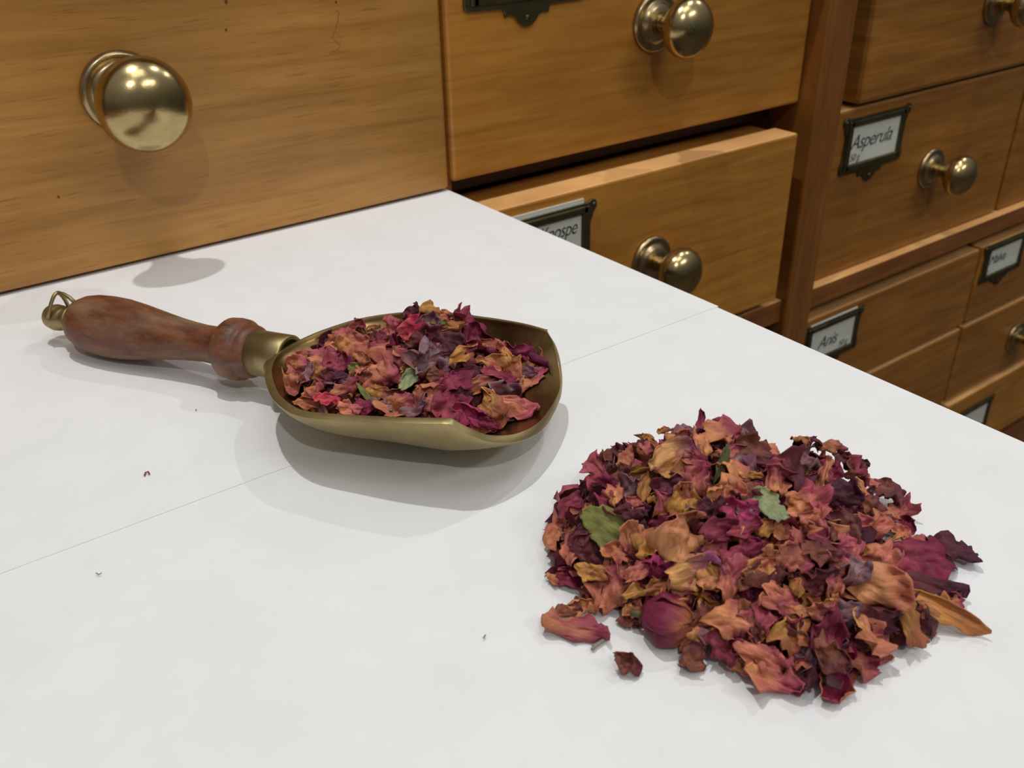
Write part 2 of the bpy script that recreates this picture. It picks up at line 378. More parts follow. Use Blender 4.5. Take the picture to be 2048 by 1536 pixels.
# right-hand block
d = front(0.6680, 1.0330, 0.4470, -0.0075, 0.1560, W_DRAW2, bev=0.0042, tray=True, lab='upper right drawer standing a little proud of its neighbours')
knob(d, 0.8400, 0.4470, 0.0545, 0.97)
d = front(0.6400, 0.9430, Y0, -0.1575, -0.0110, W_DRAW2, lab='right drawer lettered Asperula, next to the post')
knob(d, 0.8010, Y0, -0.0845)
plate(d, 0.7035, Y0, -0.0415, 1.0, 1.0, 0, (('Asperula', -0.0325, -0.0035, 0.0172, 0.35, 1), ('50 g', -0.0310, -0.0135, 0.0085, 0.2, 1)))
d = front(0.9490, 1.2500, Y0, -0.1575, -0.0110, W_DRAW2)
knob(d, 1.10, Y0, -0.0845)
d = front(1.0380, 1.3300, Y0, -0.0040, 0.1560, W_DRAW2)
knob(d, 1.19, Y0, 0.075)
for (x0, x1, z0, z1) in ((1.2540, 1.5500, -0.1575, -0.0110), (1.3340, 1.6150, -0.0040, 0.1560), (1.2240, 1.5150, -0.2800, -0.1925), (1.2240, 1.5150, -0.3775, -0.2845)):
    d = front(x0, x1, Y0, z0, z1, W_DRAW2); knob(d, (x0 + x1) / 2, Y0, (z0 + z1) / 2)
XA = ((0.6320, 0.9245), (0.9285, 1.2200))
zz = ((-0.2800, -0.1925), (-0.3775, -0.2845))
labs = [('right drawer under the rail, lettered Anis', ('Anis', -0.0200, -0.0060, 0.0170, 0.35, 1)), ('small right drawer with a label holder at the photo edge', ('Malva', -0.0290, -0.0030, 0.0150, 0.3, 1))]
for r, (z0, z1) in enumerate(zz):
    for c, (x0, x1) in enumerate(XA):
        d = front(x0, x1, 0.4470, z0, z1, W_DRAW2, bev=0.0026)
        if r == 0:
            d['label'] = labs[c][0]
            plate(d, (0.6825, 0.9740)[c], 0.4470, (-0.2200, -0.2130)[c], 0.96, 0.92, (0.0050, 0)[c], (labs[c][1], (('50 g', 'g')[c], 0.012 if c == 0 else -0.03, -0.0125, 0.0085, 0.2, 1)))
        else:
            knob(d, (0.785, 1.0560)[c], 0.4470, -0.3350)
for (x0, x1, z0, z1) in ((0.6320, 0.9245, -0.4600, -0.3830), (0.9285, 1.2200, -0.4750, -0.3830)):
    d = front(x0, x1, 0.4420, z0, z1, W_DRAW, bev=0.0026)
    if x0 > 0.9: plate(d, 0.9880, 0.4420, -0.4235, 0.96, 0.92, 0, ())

# ================================================================ paper
def sheet(name, corners, z, th, label):
    vs = [Vector((x, y, z)) for x, y in corners] + [Vector((x, y, z - th)) for x, y in corners]
    n = len(corners)
    fs = [tuple(range(n)), tuple(range(2 * n - 1, n - 1, -1))] + [(i, i + n, (i + 1) % n + n, (i + 1) % n) for i in range(n)]
    o = mesh_obj(name, vs, fs, PAPER); return tag(o, label, 'paper', 'sheets of white paper covering the shelf')
pe = at_z(1437, 613); pe2 = at_z(0, 1148)
sl = (pe.y - pe2.y) / (pe.x - pe2.x)
sheet('paper_sheet', [(-0.135, pe2.y - 0.135 * sl), (pe.x, pe.y), (0.2815, 0.4625), (-0.135, 0.4625)], 0.00012, 0.00016, 'white paper sheet nearest the drawers, under the scoop handle')
q1, q2 = at_z(1440, 616.5), at_z(2048, 883)
ext = lambda t: (q1.x + (q2.x - q1.x) * t, q1.y + (q2.y - q1.y) * t)
a = ext(-0.03); bq = ext(1.6)
sheet('paper_sheet', [(-0.135, -0.04), (bq[0], -0.04), a, (-0.135, pe2.y + 0.006 - 0.135 * sl)], -0.00010, 0.00016, 'front white paper sheet, under the large pile of petals')

# ================================================================ the scoop
SC = tag(empty('brass_scoop', (0.0634, 0.361, 0.0)), 'brass scoop with turned red-brown wooden handle, filled with rose petals', 'scoop')
SW = Matrix.Translation((0.0634, 0.361, 0.0))
def spart(o, p=None):
    o.parent = p or SC
    if p is None: o.matrix_parent_inverse = SW.inverted()
    return o
U = Vector((0.4836, -0.8753, 0.048)).normalized()
ORI = Vector((0.0498, 0.3855, 0.0112))
Vv = Vector((-U.y, U.x, 0)).normalized(); Wv = U.cross(Vv); Wv = Wv if Wv.z > 0 else -Wv
FR = Matrix(((Vv.x, Wv.x, U.x, ORI.x), (Vv.y, Wv.y, U.y, ORI.y), (Vv.z, Wv.z, U.z, ORI.z), (0, 0, 0, 1)))
if FR.to_3x3().determinant() < 0: FR = Matrix(((-Vv.x, Wv.x, U.x, ORI.x), (-Vv.y, Wv.y, U.y, ORI.y), (-Vv.z, Wv.z, U.z, ORI.z), (0, 0, 0, 1)))
hp = [(.0088, .0052), (.0105, .0072), (.0130, .0094), (.0170, .0110), (.0220, .0119), (.0290, .0122), (.0360, .0120), (.0430, .0112), (.0500, .0102), (.0570, .0091), (.0640, .0081), (.0710, .0074), (.0770, .0070),
      (.0820, .0071), (.0850, .0076), (.0868, .0088), (.0880, .0104), (.0893, .0113), (.0925, .0116), (.0953, .0114), (.0966, .0106), (.0970, .0099), (.0985, .0100), (.1000, .0097), (.1012, .0090), (.1016, .0080)]
wood_part = spart(lathe('handle', hp, HANDLE, frame=FR, seg=64))
spart(lathe('end_cap', [(-.0068, .0012), (-.0062, .0030), (-.0045, .0047), (-.0015, .0054), (.0012, .0052), (.0030, .0043), (.0046, .0040), (.0060, .0048), (.0092, .0066)], BR_SCOOP, frame=FR))
pts = []
for k in range(17):
    t = k / 16 * math.pi
    pts.append(FR @ Vector((0.0052 * math.cos(t) * (1 - 0.35 * math.sin(t)), 0.002 + 0.0092 * math.sin(t), 0.0005 + 0.0025 * math.sin(t))))
ring = spart(tube('hanging_loop', pts, 0.0008, BR_SCOOP))
pts = [FR @ Vector((0.0006 , 0.0112, 0.003)), FR @ Vector((0.0006, 0.0110, 0.006)), FR @ Vector((0.0006, 0.0098, 0.009)), FR @ Vector((0.0006, 0.0075, 0.0118))]
spart(tube('loop_strut', pts, 0.0008, BR_SCOOP))
# ferrule: an open brass socket
fp = [(.1005, .0040), (.1005, .0084), (.1160, .0084), (.1166, .0080), (.1166, .0070), (.1160, .0067), (.1090, .0067), (.1090, .0010)]
spart(lathe('ferrule', fp, BR_SCOOP, frame=FR, seg=48))

RIM_PX = [(560,706,.0225),(544,735,.0225),(548,765,.0225),(566,796,.023),(610,821,.0245),(699,829,.0265),(799,834,.0285),(903,836,.030),
 (938,855,.0265),(975,869,.0225),(1015,870,.0195),(1050,861,.0175),(1080,842,.016),(1103,812,.016),(1118,782,.0165),(1121,755,.018),(1116,720,.021),(1108,690,.025),(1092,661,.030),
 (1040,648,.030),(960,636,.029),(850,625,.027),(740,635,.025),(660,657,.0235),(600,682,.0225)]
BO = Vector((0.1315, 0.2385, 0))
RIM = [at_z(*p) for p in RIM_PX]
def catmull(P, n=6, sharp=()):
    out = []; m = len(P)
    for i in range(m):
        p0, p1, p2, p3 = P[i - 1], P[i], P[(i + 1) % m], P[(i + 2) % m]
        if i in sharp: p0 = p1 * 2 - p2
        if (i + 1) % m in sharp: p3 = p2 * 2 - p1
        for k in range(n):
            t = k / n
            out.append(0.5 * ((2 * p1) + (p2 - p0) * t + (2 * p0 - 5 * p1 + 4 * p2 - p3) * t * t + (3 * p1 - p0 - 3 * p2 + p3) * t ** 3))
    return out
RIMS = catmull(RIM, 6, sharp=(7, 18))
RANG = sorted([(math.atan2(p.y - BO.y, p.x - BO.x), (p - BO).xy.length, p.z) for p in RIMS])
def rim_at(ang):
    lo = RANG[-1]; lo = (lo[0] - 2 * math.pi, lo[1], lo[2])
    for q in RANG + [(RANG[0][0] + 2 * math.pi, RANG[0][1], RANG[0][2])]:
        if q[0] >= ang:
            t = (ang - lo[0]) / max(1e-9, q[0] - lo[0]); return lo[1] + (q[1] - lo[1]) * t, lo[2] + (q[2] - lo[2]) * t
        lo = q
    return RANG[0][1], RANG[0][2]
def RZ(a): return RTAB[int((a + math.pi) / (2 * math.pi) * 719.999) % 720]
RTAB = [rim_at(-math.pi + (i + .5) / 720 * 2 * math.pi)[1] for i in range(720)]
LIPDIR = math.atan2(-0.035, 0.045)
def bowl_z(x, y):
    """height of the inner surface, and the relative radius"""
    dx, dy = x - BO.x, y - BO.y; r = math.hypot(dx, dy); R, zr = rim_at(math.atan2(dy, dx)); k = min(r / R, 1.0)
    k2 = k; zb = 0.0042; a0 = math.atan2(dy, dx); zs = 0
    for q in range(-4, 5):
        aa = a0 + q * 0.16
        if aa > math.pi: aa -= 2 * math.pi
        if aa < -math.pi: aa += 2 * math.pi
        zs += RZ(aa)
    kk = max(0.0, (k - 0.55) / 0.45) ** 1.5
    zr_in = zs / 9 * (1 - kk) + zr * kk
    g = 0.38 * (1 - math.sqrt(max(0.0, 1 - k2 ** 2.0))) + 0.62 * k2 ** 1.75
    lip = max(0.0, math.cos(math.atan2(dy, dx) - LIPDIR)) ** 3
    g2 = k ** 1.9
    return zb + (zr_in - zb) * (g * (1 - lip) + g2 * lip), r / R
verts, faces = [], []; SEG = len(RIMS); RK = [0.0, .12, .25, .38, .5, .6, .69, .77, .84, .89, .93, .96, .98, .992, 1.0]
for k in RK:
    for p in RIMS:
        q = BO + (p - BO) * k; x, y = q.x, q.y
        z = bowl_z(BO.x + (p.x - BO.x) * min(k, 0.9999), BO.y + (p.y - BO.y) * min(k, 0.9999))[0] if k < 1 else p.z
        verts.append(Vector((x, y, z)))
for i in range(len(RK) - 1):
    for s in range(SEG):
        s2 = (s + 1) % SEG; faces.append((i * SEG + s, i * SEG + s2, (i + 1) * SEG + s2, (i + 1) * SEG + s))
bm = bmesh.new(); vs = [bm.verts.new(v) for v in verts]
for f in faces:
    try: bm.faces.new([vs[i] for i in f])
    except ValueError: pass
bmesh.ops.remove_doubles(bm, verts=bm.verts, dist=1e-6)
bmesh.ops.recalc_face_normals(bm, faces=bm.faces)
bm.normal_update()
up = sum(f.normal.z * f.calc_area() for f in bm.faces)
if up < 0: bmesh.ops.reverse_faces(bm, faces=bm.faces)
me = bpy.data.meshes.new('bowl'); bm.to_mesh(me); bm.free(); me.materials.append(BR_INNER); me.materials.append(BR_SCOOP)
me.polygons.foreach_set('use_smooth', [True] * len(me.polygons))
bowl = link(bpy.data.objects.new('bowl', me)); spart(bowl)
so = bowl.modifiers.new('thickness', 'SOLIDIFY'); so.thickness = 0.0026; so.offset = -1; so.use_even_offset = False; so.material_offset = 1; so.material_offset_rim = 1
bv = bowl.modifiers.new('soft', 'BEVEL'); bv.width = 0.0006; bv.segments = 2; bv.limit_method = 'ANGLE'; bv.angle_limit = 1.0
# neck joining bowl to ferrule
e0 = FR @ Vector((0, 0, 0.1085)); e1 = Vector((RIM[0].x - 0.0005, RIM[0].y + 0.0005, 0.0150)); em = e0.lerp(e1, 0.55)
npts = [e0, e0.lerp(em, 0.5), em, em.lerp(e1, 0.6), e1 - (e1 - em) * 0.05, e1 + (e1 - em) * 0.05 - Vector((0, 0, .001))]
spart(tube('neck', npts, 0.004, BR_SCOOP, seg=24, radii=[0.0056, 0.0054, 0.0052, 0.0054, 0.0052, 0.0030]))

# ================================================================ petals
PAL = {  # base colour, tip colour
 'm': ((160, 66, 80), (122, 28, 64)), 'f': ((176, 60, 100), (140, 36, 84)), 'p': ((208, 128, 96), (172, 80, 92)), 'q': ((210, 138, 92), (166, 72, 90)),
 'o': ((216, 150, 92), (188, 104, 86)), 'y': ((200, 146, 72), (168, 98, 66)), 'b': ((148, 88, 62), (108, 50, 54)), 'd': ((112, 50, 54), (78, 26, 46)),
 'w': ((146, 100, 96), (112, 62, 80)), 'u': ((216, 158, 98), (142, 70, 104)), 'e': ((214, 150, 98), (202, 124, 96)), 'g': ((158, 164, 112), (150, 158, 120)),
 'l': ((132, 134, 66), (112, 112, 58)), 'n': ((110, 112, 62), (98, 98, 60)), 'R': ((214, 100, 96), (196, 52, 82)), 'M': ((216, 140, 70), (132, 24, 66)),
 'O': ((214, 154, 82), (186, 112, 66)), 'Z': ((116, 30, 66), (88, 26, 58)),
}
NAMES = {'m': 'magenta', 'f': 'bright pink', 'p': 'dusty pink', 'q': 'pink and orange', 'o': 'orange-tan', 'y': 'ochre yellow', 'b': 'brown', 'd': 'dark plum', 'w': 'faded purplish', 'u': 'broad purple and tan',
         'e': 'broad peach coloured', 'g': 'pale green', 'l': 'olive green', 'n': 'narrow green', 'R': 'bright red-pink', 'M': 'cupped magenta', 'O': 'long orange', 'Z': 'rolled pointed plum'}
def nvec(v): return Vector((noise.noise(v), noise.noise(v + Vector((17.3, 5.1, 31.7))), noise.noise(v + Vector((-9.2, 41.6, 12.9)))))
def lin(c): return np.array([srgb(*c)[i] for i in range(3)])
def petal_geo(kind, L, W, rng, rings=9, seg=36, crumple=1.25):
    """vertices (local: x along the length, z up), faces, colours, uv"""
    c0, c1 = PAL[kind]; c0 = lin(c0); c1 = lin(c1)
    val = rng.uniform(0.85, 1.12); c0 = c0 * val; c1 = c1 * val; gsh = rng.uniform(-0.3, 0.3)
    off = Vector((rng.uniform(-50, 50), rng.uniform(-50, 50), rng.uniform(-50, 50)))
    leaf = kind in 'gln'
    jag = 0.10 if leaf else rng.uniform(0.04, 0.10)
    taper = rng.uniform(-0.1, 0.45)
    kx = rng.uniform(-1.5, 1.9) / L; ky = rng.choice((-1, 1)) * rng.uniform(0.5, 2.4) / max(W, 1e-4); tw = rng.uniform(-0.9, 0.9)
    cr = crumple
    if leaf: kx *= 0.4; ky = rng.uniform(-0.8, 0.8) / W; tw *= .3; cr *= .4
    if kind in ('u', 'e'): kx *= 0.4; ky *= 0.35; cr *= 0.9
    if kind == 'M': kx = 1.9 / L; ky = 2.6 / W; tw = 0; cr = .35
    if kind in ('Z',): ky = 5.2 / max(W, 1e-4); kx = -0.5 / L; tw = 0.3; cr = .4; W *= 2.2
    if kind == 'O': kx = -0.4 / L; ky = 1.5 / W; cr = .5
    verts, cols, uvs, faces = [], [], [], []
    def pt(r, th):
        ct, st = math.cos(th), math.sin(th)
        R = 1 + jag * noise.noise(Vector((ct * 1.3, st * 1.3, 0)) + off) * 2.2 + jag * 0.4 * noise.noise(Vector((ct * 13, st * 13, 8)) + off) + jag * 0.7 * noise.noise(Vector((ct * 7, st * 7, 3)) + off)
        if leaf: R += 0.07 * math.sin(th * 13)
        R = max(0.35, R)
        u, v = r * R * ct, r * R * st
        v *= (1 - taper * max(0.0, 0.5 - 0.5 * u) ** 1.5)
        x, y = u * L / 2, v * W / 2
        n1 = nvec(Vector((u * 1.3, v * 1.3, 0.0)) + off); n2 = nvec(Vector((u * 3.4, v * 3.4, 5.0)) + off)
        S = min(L, W) if W > 0.3 * L else W * 1.4
        n3 = nvec(Vector((u * 8, v * 8, 2.0)) + off)
        z = 0.22 * S * cr * n1.z + 0.12 * S * cr * n2.z * (0.35 + r) + 0.035 * S * cr * n3.z * (0.4 + r)
        ruf = 0.11 * S * cr * (r ** 3) * math.sin(th * 5 + 3 * n1.x + off.x) + 0.05 * S * cr * (r ** 3) * math.sin(th * 11 + off.y)
        z += ruf
        x += 0.09 * S * cr * n1.x * r + 0.05 * S * cr * n2.x + 0.018 * S * cr * n3.x; y += 0.09 * S * cr * n1.y * r + 0.05 * S * cr * n2.y + 0.018 * S * cr * n3.y
        if not leaf and r > 0.6:
            e = (r - 0.6) / 0.4; ce = max(-1.3, min(1.3, 2.1 * noise.noise(Vector((ct * 0.75, st * 0.75, 11)) + off)))
            z += ce * S * 0.24 * e ** 1.6 * cr; x *= 1 - 0.13 * e * abs(ce); y *= 1 - 0.13 * e * abs(ce)
        # bend across then along
        a = y * ky; y2 = math.sin(a) / ky - z * math.sin(a); z2 = (1 - math.cos(a)) / ky + z * math.cos(a)
        k = kx if abs(kx) > 1e-3 else 1e-3
        a = x * k; x3 = math.sin(a) / k - z2 * math.sin(a); z3 = (1 - math.cos(a)) / k + z2 * math.cos(a)
        t = tw * u * 0.5; y4 = y2 * math.cos(t) - z3 * math.sin(t); z4 = y2 * math.sin(t) + z3 * math.cos(t)
        g = min(1, max(0, 0.5 + 0.62 * u + 0.28 * r + 0.7 * n1.x - 0.15 + gsh))
        if kind == 'M': g = min(1, max(0, 1.35 - 1.0 * abs(r * st) ** 2 - 0.5 * max(0, -u)))
        c = c0 * (1 - g) + c1 * g
        sp = 1 + 0.30 * n2.y + 0.12 * noise.noise(Vector((u * 9, v * 9, 9)) + off)
        c = np.clip(c * sp, 0, 1)
        if kind == 'w':
            f = min(0.55, max(0, n2.x * 1.1)); c = c * (1 - f) + np.array([.34, .27, .31]) * f
        if kind == 'g' and abs(v) < 0.07: c = c * 1.15
        return Vector((x3, y4, z4)), c, (u * .5 + .5, v * .5 + .5)
    p, c, t = pt(0, 0); verts.append(p); cols.append(c); uvs.append(t)
    for i in range(1, rings + 1):
        for s in range(seg):
            p, c, t = pt((i / rings) ** 0.85, 2 * math.pi * s / seg); verts.append(p); cols.append(c); uvs.append(t)
    for s in range(seg): faces.append((0, 1 + s, 1 + (s + 1) % seg))
    for i in range(rings - 1):
        for s in range(seg):
            s2 = (s + 1) % seg; a = 1 + i * seg; b = a + seg; faces.append((a + s, b + s, b + s2, a + s2))
    return verts, faces, cols, uvs
def petal_mesh(name, geo):
    verts, faces, cols, uvs = geo
    me = bpy.data.meshes.new(name); me.from_pydata([tuple(v) for v in verts], [], faces)
    at = me.color_attributes.new('tone', 'FLOAT_COLOR', 'POINT')
    at.data.foreach_set('color', np.array([[*c, 1] for c in cols], dtype=np.float32).ravel())
    uvl = me.uv_layers.new(name='flat'); idx = np.zeros(len(me.loops), dtype=np.int32); me.loops.foreach_get('vertex_index', idx)
    uvl.data.foreach_set('uv', np.array(uvs, dtype=np.float32)[idx].ravel())
    me.polygons.foreach_set('use_smooth', [True] * len(me.polygons)); me.materials.append(PETAL); me.update()
    return me

# pile footprint and height
FOOT = [Vector(p) / 1000 for p in ((138,173),(123,153),(123,137),(128,121),(132,107),(139,93),(147,82),(160,80),(172,80),(184,78),(189,90),(196,99),(207,106),(212,118),(213,134),(205,144),(201,154),(188,166),(172,174),(154,176))]
def foot_dist(x, y):
    p = Vector((x, y)); inside = False; best = 1e9; n = len(FOOT)
    for i in range(n):
        a, b = FOOT[i], FOOT[(i + 1) % n]; ab = b - a; t = max(0, min(1, (p - a).dot(ab) / ab.length_squared)); best = min(best, (a + ab * t - p).length)
        if (a.y > y) != (b.y > y) and x < (b.x - a.x) * (y - a.y) / (b.y - a.y) + a.x: inside = not inside
    return best if inside else -best
PH = 0.0235
def pile_h(x, y):
    d = foot_dist(x, y)
    if d <= 0: return 0.0015
    t = min(d / 0.036, 1.0)
    h = 0.0025 + 0.0035 * min(1.0, d / 0.003) + PH * (1 - (1 - t) ** 1.7) * (1 + 0.16 * noise.noise(Vector((x * 40, y * 40, 2))))
    h *= 1 - 0.50 * math.exp(-((x - 0.200) ** 2 + (y - 0.150) ** 2) / 0.010 ** 2)
    return h + min(1, d / 0.01) * 0.0045 * math.exp(-((x - 0.174) ** 2 + (y - 0.152) ** 2) / 0.016 ** 2)
def heap_h(x, y):
    zb, k = bowl_z(x, y)
    if k >= 1: return zb
    dx, dy = x - 0.141, y - 0.247
    q = Vector((dx, dy)); al = q.x * 0.4836 - q.y * 0.8753; ac = q.x * 0.8753 + q.y * 0.4836
    H = 0.0195 + 0.021 * math.exp(-(al / 0.022) ** 2 - (ac / 0.020) ** 2)
    front = max(0.0, (x - BO.x) * 0.62 - (y - BO.y) * 0.78)     # falls towards the open lip
    H -= max(0.0, front - 0.024) * 0.42
    H += 0.002 * noise.noise(Vector((x * 60, y * 60, 7)))
    return max(H, zb + 0.001) if k < 0.97 else max(zb, min(H, zb + 0.001))
def surf(px, py, fn, zmax=0.06):
    d = ray(px, py); z = zmax; best = (0.007, None)
    while z > 0:
        p = CAM + d * ((z - CAM.z) / d.z); h = fn(p.x, p.y)
        if h >= z:
            if h < 0.004 and best[1] is not None and py < 960: return best[1]
            return p
        if h > 0.006 and z - h < best[0]: best = (z - h, p)
        z -= 0.0005
    if best[1] is not None and py < 960: return best[1]
    return CAM + d * (-CAM.z / d.z)
def grad(fn, x, y, e=0.004):
    gx = (fn(x + e, y) - fn(x - e, y)) / (2 * e); gy = (fn(x, y + e) - fn(x, y - e)) / (2 * e)
    return Vector((-gx, -gy, 1)).normalized()
def clamp_pile(p):
    if p.z < 0.0004: p.z = 0.0004 + random.random() * 0.0003
    return p
def clamp_heap(p):
    for _ in range(4):
        zb, k = bowl_z(p.x, p.y)
        if k > 0.93 and p.z < zb + 0.0045:      # keep inside the wall
            s = 0.925 / k; p.x = BO.x + (p.x - BO.x) * s; p.y = BO.y + (p.y - BO.y) * s
        else: break
    zb, k = bowl_z(p.x, p.y)
    if k <= 1 and p.z < zb + 0.0005: p.z = zb + 0.0005 + random.random() * 0.0004
    return p
def put_petal(name, kind, P, nrm, longdir, L, W, rng, clamp, rest=False, rings=9, seg=36, crumple=1.25):
    geo = petal_geo(kind, L, W, rng, rings, seg, crumple)
    z = nrm.normalized(); x = (longdir - z * longdir.dot(z)).normalized(); y = z.cross(x)
    M = Matrix(((x.x, y.x, z.x), (x.y, y.y, z.y), (x.z, y.z, z.z)))
    vs = [M @ v for v in geo[0]]
    mid = sum(vs, Vector()) / len(vs); vs = [v - mid + P for v in vs]
    if rest:
        lo = min(v.z for v in vs); vs = [v + Vector((0, 0, 0.0004 - lo)) for v in vs]
    vs = [clamp(v) for v in vs]
    base = Vector((P.x, P.y, min(v.z for v in vs)))
    me = petal_mesh(name, ([v - base for v in vs], geo[1], geo[2], geo[3]))
    o = link(bpy.data.objects.new(name, me)); o.location = base
    s = o.modifiers.new('thickness', 'SOLIDIFY'); s.thickness = 0.00022; s.offset = 0
    return o
def img_dir(a):
    a = math.radians(a); return RIGHT * math.cos(a) + UP * math.sin(a)
PILE="""m 1403 852 12 37 90;y 1298 878 22 10 -30;y 1327 873 22 12 10;b 1228 921 35 40 40;o 1251 919 30 37 70;d 1273 897 32 22 10;p 1300 899 30 25 30;u 1342 914 82 62 10;p 1377 877 49 32 -10;o 1399 894 25 49 90;q 1446 877 57 40 10;w 1486 872 45 37 0;b 1510 909 74 37 -15;p 1196 941 37 52 120;m 1214 968 49 30 -20;b 1238 959 45 30 20;d 1337 973 47 35 10;o 1357 944 62 25 0;m 1394 924 30 45 -60;q 1397 959 45 40 80;n 1441 934 15 62 75;o 1459 931 45 47 60;y 1498 951 40 15 -5;q 1548 963 32 62 80;m 1223 1008 57 49 -40;o 1238 1003 22 40 90;d 1199 993 25 49 80;m 1152 1020 49 27 20;o 1174 1023 15 25 80;p 1273 1013 35 32 -40;d 1263 1025 45 30 0;y 1290 973 15 49 80;w 1266 973 37 45 60;y 1310 998 22 22 0;p 1332 1013 49 49 60;y 1372 1003 45 49 70;p 1377 983 30 37 -60;o 1429 993 45 30 -35;o 1459 981 40 37 -40;b 1488 988 54 49 -50;d 1426 1023 45 32 20;f 1471 1033 40 57 -50;w 1488 1025 30 30 0;g 1523 996 45 37 -30;g 1543 1035 30 42 -60;l 1216 1055 77 49 -35;o 1117 1077 40 47 60;b 1142 1070 32 17 20;d 1164 1080 42 22 35;q 1266 1072 42 52 -60;y 1300 1087 45 47 70;e 1365 1080 69 79 80;m 1347 1067 30 25 30;m 1434 1065 64 35 5;m 1491 1062 54 20 20;y 1528 1062 27 27 60;d 1186 1102 54 45 -20;p 1144 1112 32 45 80;o 1233 1109 45 30 -20;y 1191 1139 52 25 -10;m 1142 1139 40 15 -10;m 1152 1160 57 27 -10;o 1110 1149 27 20 -35;l 1179 1176 15 15 0;p 1221 1174 57 62 70;p 1278 1147 45 27 40;y 1290 1181 67 27 15;f 1318 1129 45 37 -10;u 1382 1142 79 59 10;o 1412 1159 35 37 60;q 1377 1174 47 27 20;q 1429 1105 35 40 60;d 1402 1112 32 30 0;m 1486 1105 59 35 20;p 1463 1149 37 62 80;y 1431 1147 22 40 -70;o 1545 1117 37 49 60;o 1515 1139 62 25 30;b 1525 1169 62 35 -10;p 1550 1191 37 22 0;y 1596 892 27 20 0;d 1621 899 25 20 0;q 1653 899 45 27 -10;d 1688 919 32 27 -20;d 1718 929 25 12 0;m 1564 921 42 20 10;w 1599 926 45 45 30;d 1579 959 45 74 -60;q 1552 966 37 59 80;m 1616 951 20 20 0;o 1638 949 17 59 65;b 1690 936 49 27 -10;m 1695 949 54 35 -30;m 1661 944 25 30 60;o 1727 959 45 25 -35;m 1757 968 30 17 -10;q 1606 1003 57 57 20;y 1698 971 25 12 30;d 1673 991 59 37 0;o 1720 983 10 37 -75;b 1730 1013 32 40 40;b 1765 998 47 52 -50;p 1799 1023 42 30 10;m 1809 1048 30 32 -40;p 1628 1033 37 37 40;q 1617 1060 42 42 -60;b 1688 1058 54 57 60;o 1745 1050 62 35 20;p 1710 1043 37 27 0;w 1777 1050 25 27 0;o 1797 1070 30 30 50;p 1839 1085 42 30 -20;m 1836 1122 87 62 -20;d 1906 1100 72 47 -40;o 1873 1112 17 35 80;p 1765 1124 59 54 -30;o 1552 1124 37 45 70;p 1574 1105 54 49 0;q 1668 1100 42 25 20;b 1638 1107 62 32 0;p 1675 1127 32 45 70;w 1703 1147 47 45 40;e 1750 1166 94 69 -15;d 1641 1161 49 49 20;y 1599 1174 20 30 80;p 1663 1171 30 45 80;b 1525 1156 62 27 10;d 1851 1176 94 42 -25;m 1495 1097 37 32 20;o 1507 1134 49 17 30;o 1170 1210 56 30 -10;b 1136 1217 39 24 20;q 1149 1253 92 34 -15;b 1250 1326 41 34 -30;o 1267 1217 30 26 30;b 1254 1234 30 19 -20;o 1376 1268 52 43 -50;b 1381 1313 32 52 80;m 1445 1292 54 54 -60;o 1471 1322 34 52 -60;q 1454 1240 71 52 -15;b 1495 1240 32 64 -80;b 1398 1234 32 49 60;p 1557 1200 56 40 -30;o 1597 1221 40 14 -10;q 1520 1249 52 47 60;y 1583 1265 45 59 -55;p 1515 1307 75 35 -25;p 1534 1324 33 33 60;q 1543 1361 73 45 -35;d 1602 1364 40 45 -60;m 1653 1272 47 66 80;b 1658 1307 66 52 -50;e 1726 1261 89 54 -25;y 1738 1289 56 26 0;p 1710 1331 59 40 -20;M 1667 1373 59 70 70;d 1750 1232 70 40 -10;y 1801 1237 40 77 -70;d 1806 1272 28 33 40;O 1864 1230 141 40 -38;q 1902 1202 35 30 -20;w 1691 1223 42 26 20;o 1667 1207 28 30 0;p 1644 1218 40 35 0;d 1848 1176 94 35 -25"""
HEAP="""d 827 624 35 23 20;y 862 626 47 27 -20;q 885 634 27 23 0;R 825 656 43 43 40;p 788 650 35 35 30;p 713 658 35 31 -10;o 745 654 23 12 30;d 643 683 43 35 20;p 678 685 51 43 30;o 713 697 51 39 -10;q 768 701 78 35 -20;w 856 652 31 35 50;l 878 650 23 10 -10;y 905 665 51 23 -5;m 924 646 59 35 0;m 944 677 39 47 60;d 846 681 51 43 0;d 889 685 66 43 -20;w 854 724 59 59 0;y 920 716 59 23 30;b 897 724 35 23 0;o 729 720 31 20 -30;p 776 746 51 47 -30;y 815 736 31 23 40;g 811 763 39 23 50;m 678 732 43 43 0;q 651 728 43 39 10;q 604 732 43 27 -20;p 616 712 47 20 0;y 639 751 27 27 0;q 585 771 43 43 20;w 608 763 23 43 70;l 710 738 20 20 0;q 698 775 51 20 30;p 733 759 35 43 0;y 752 783 35 23 -10;p 635 790 47 31 10;o 612 806 39 20 0;R 651 810 35 20 0;p 698 816 35 23 -20;m 729 814 35 23 0;l 731 790 43 10 -55;w 772 810 43 31 20;q 803 810 55 39 10;w 831 824 43 20 0;p 850 798 47 35 -50;q 862 779 43 23 0;m 901 771 43 39 30;m 893 814 55 43 40;f 940 830 51 35 -20;q 948 773 86 27 20;m 987 763 59 23 10;w 1002 787 62 39 -10;o 1006 732 51 51 -50;m 1022 710 51 35 0;Z 1081 721 78 18 -8;o 1057 732 43 16 0;o 979 736 51 23 -20;o 967 693 39 23 10;p 991 693 35 20 -20;q 1061 763 62 31 20;w 1049 748 35 20 0;p 1034 818 62 35 -15;y 987 822 47 43 -40;m 971 851 35 16 -20;d 932 744 51 16 0;b 874 755 39 23 0;d 674 759 35 27 0;b 784 790 39 20 10;d 924 794 35 23 20"""
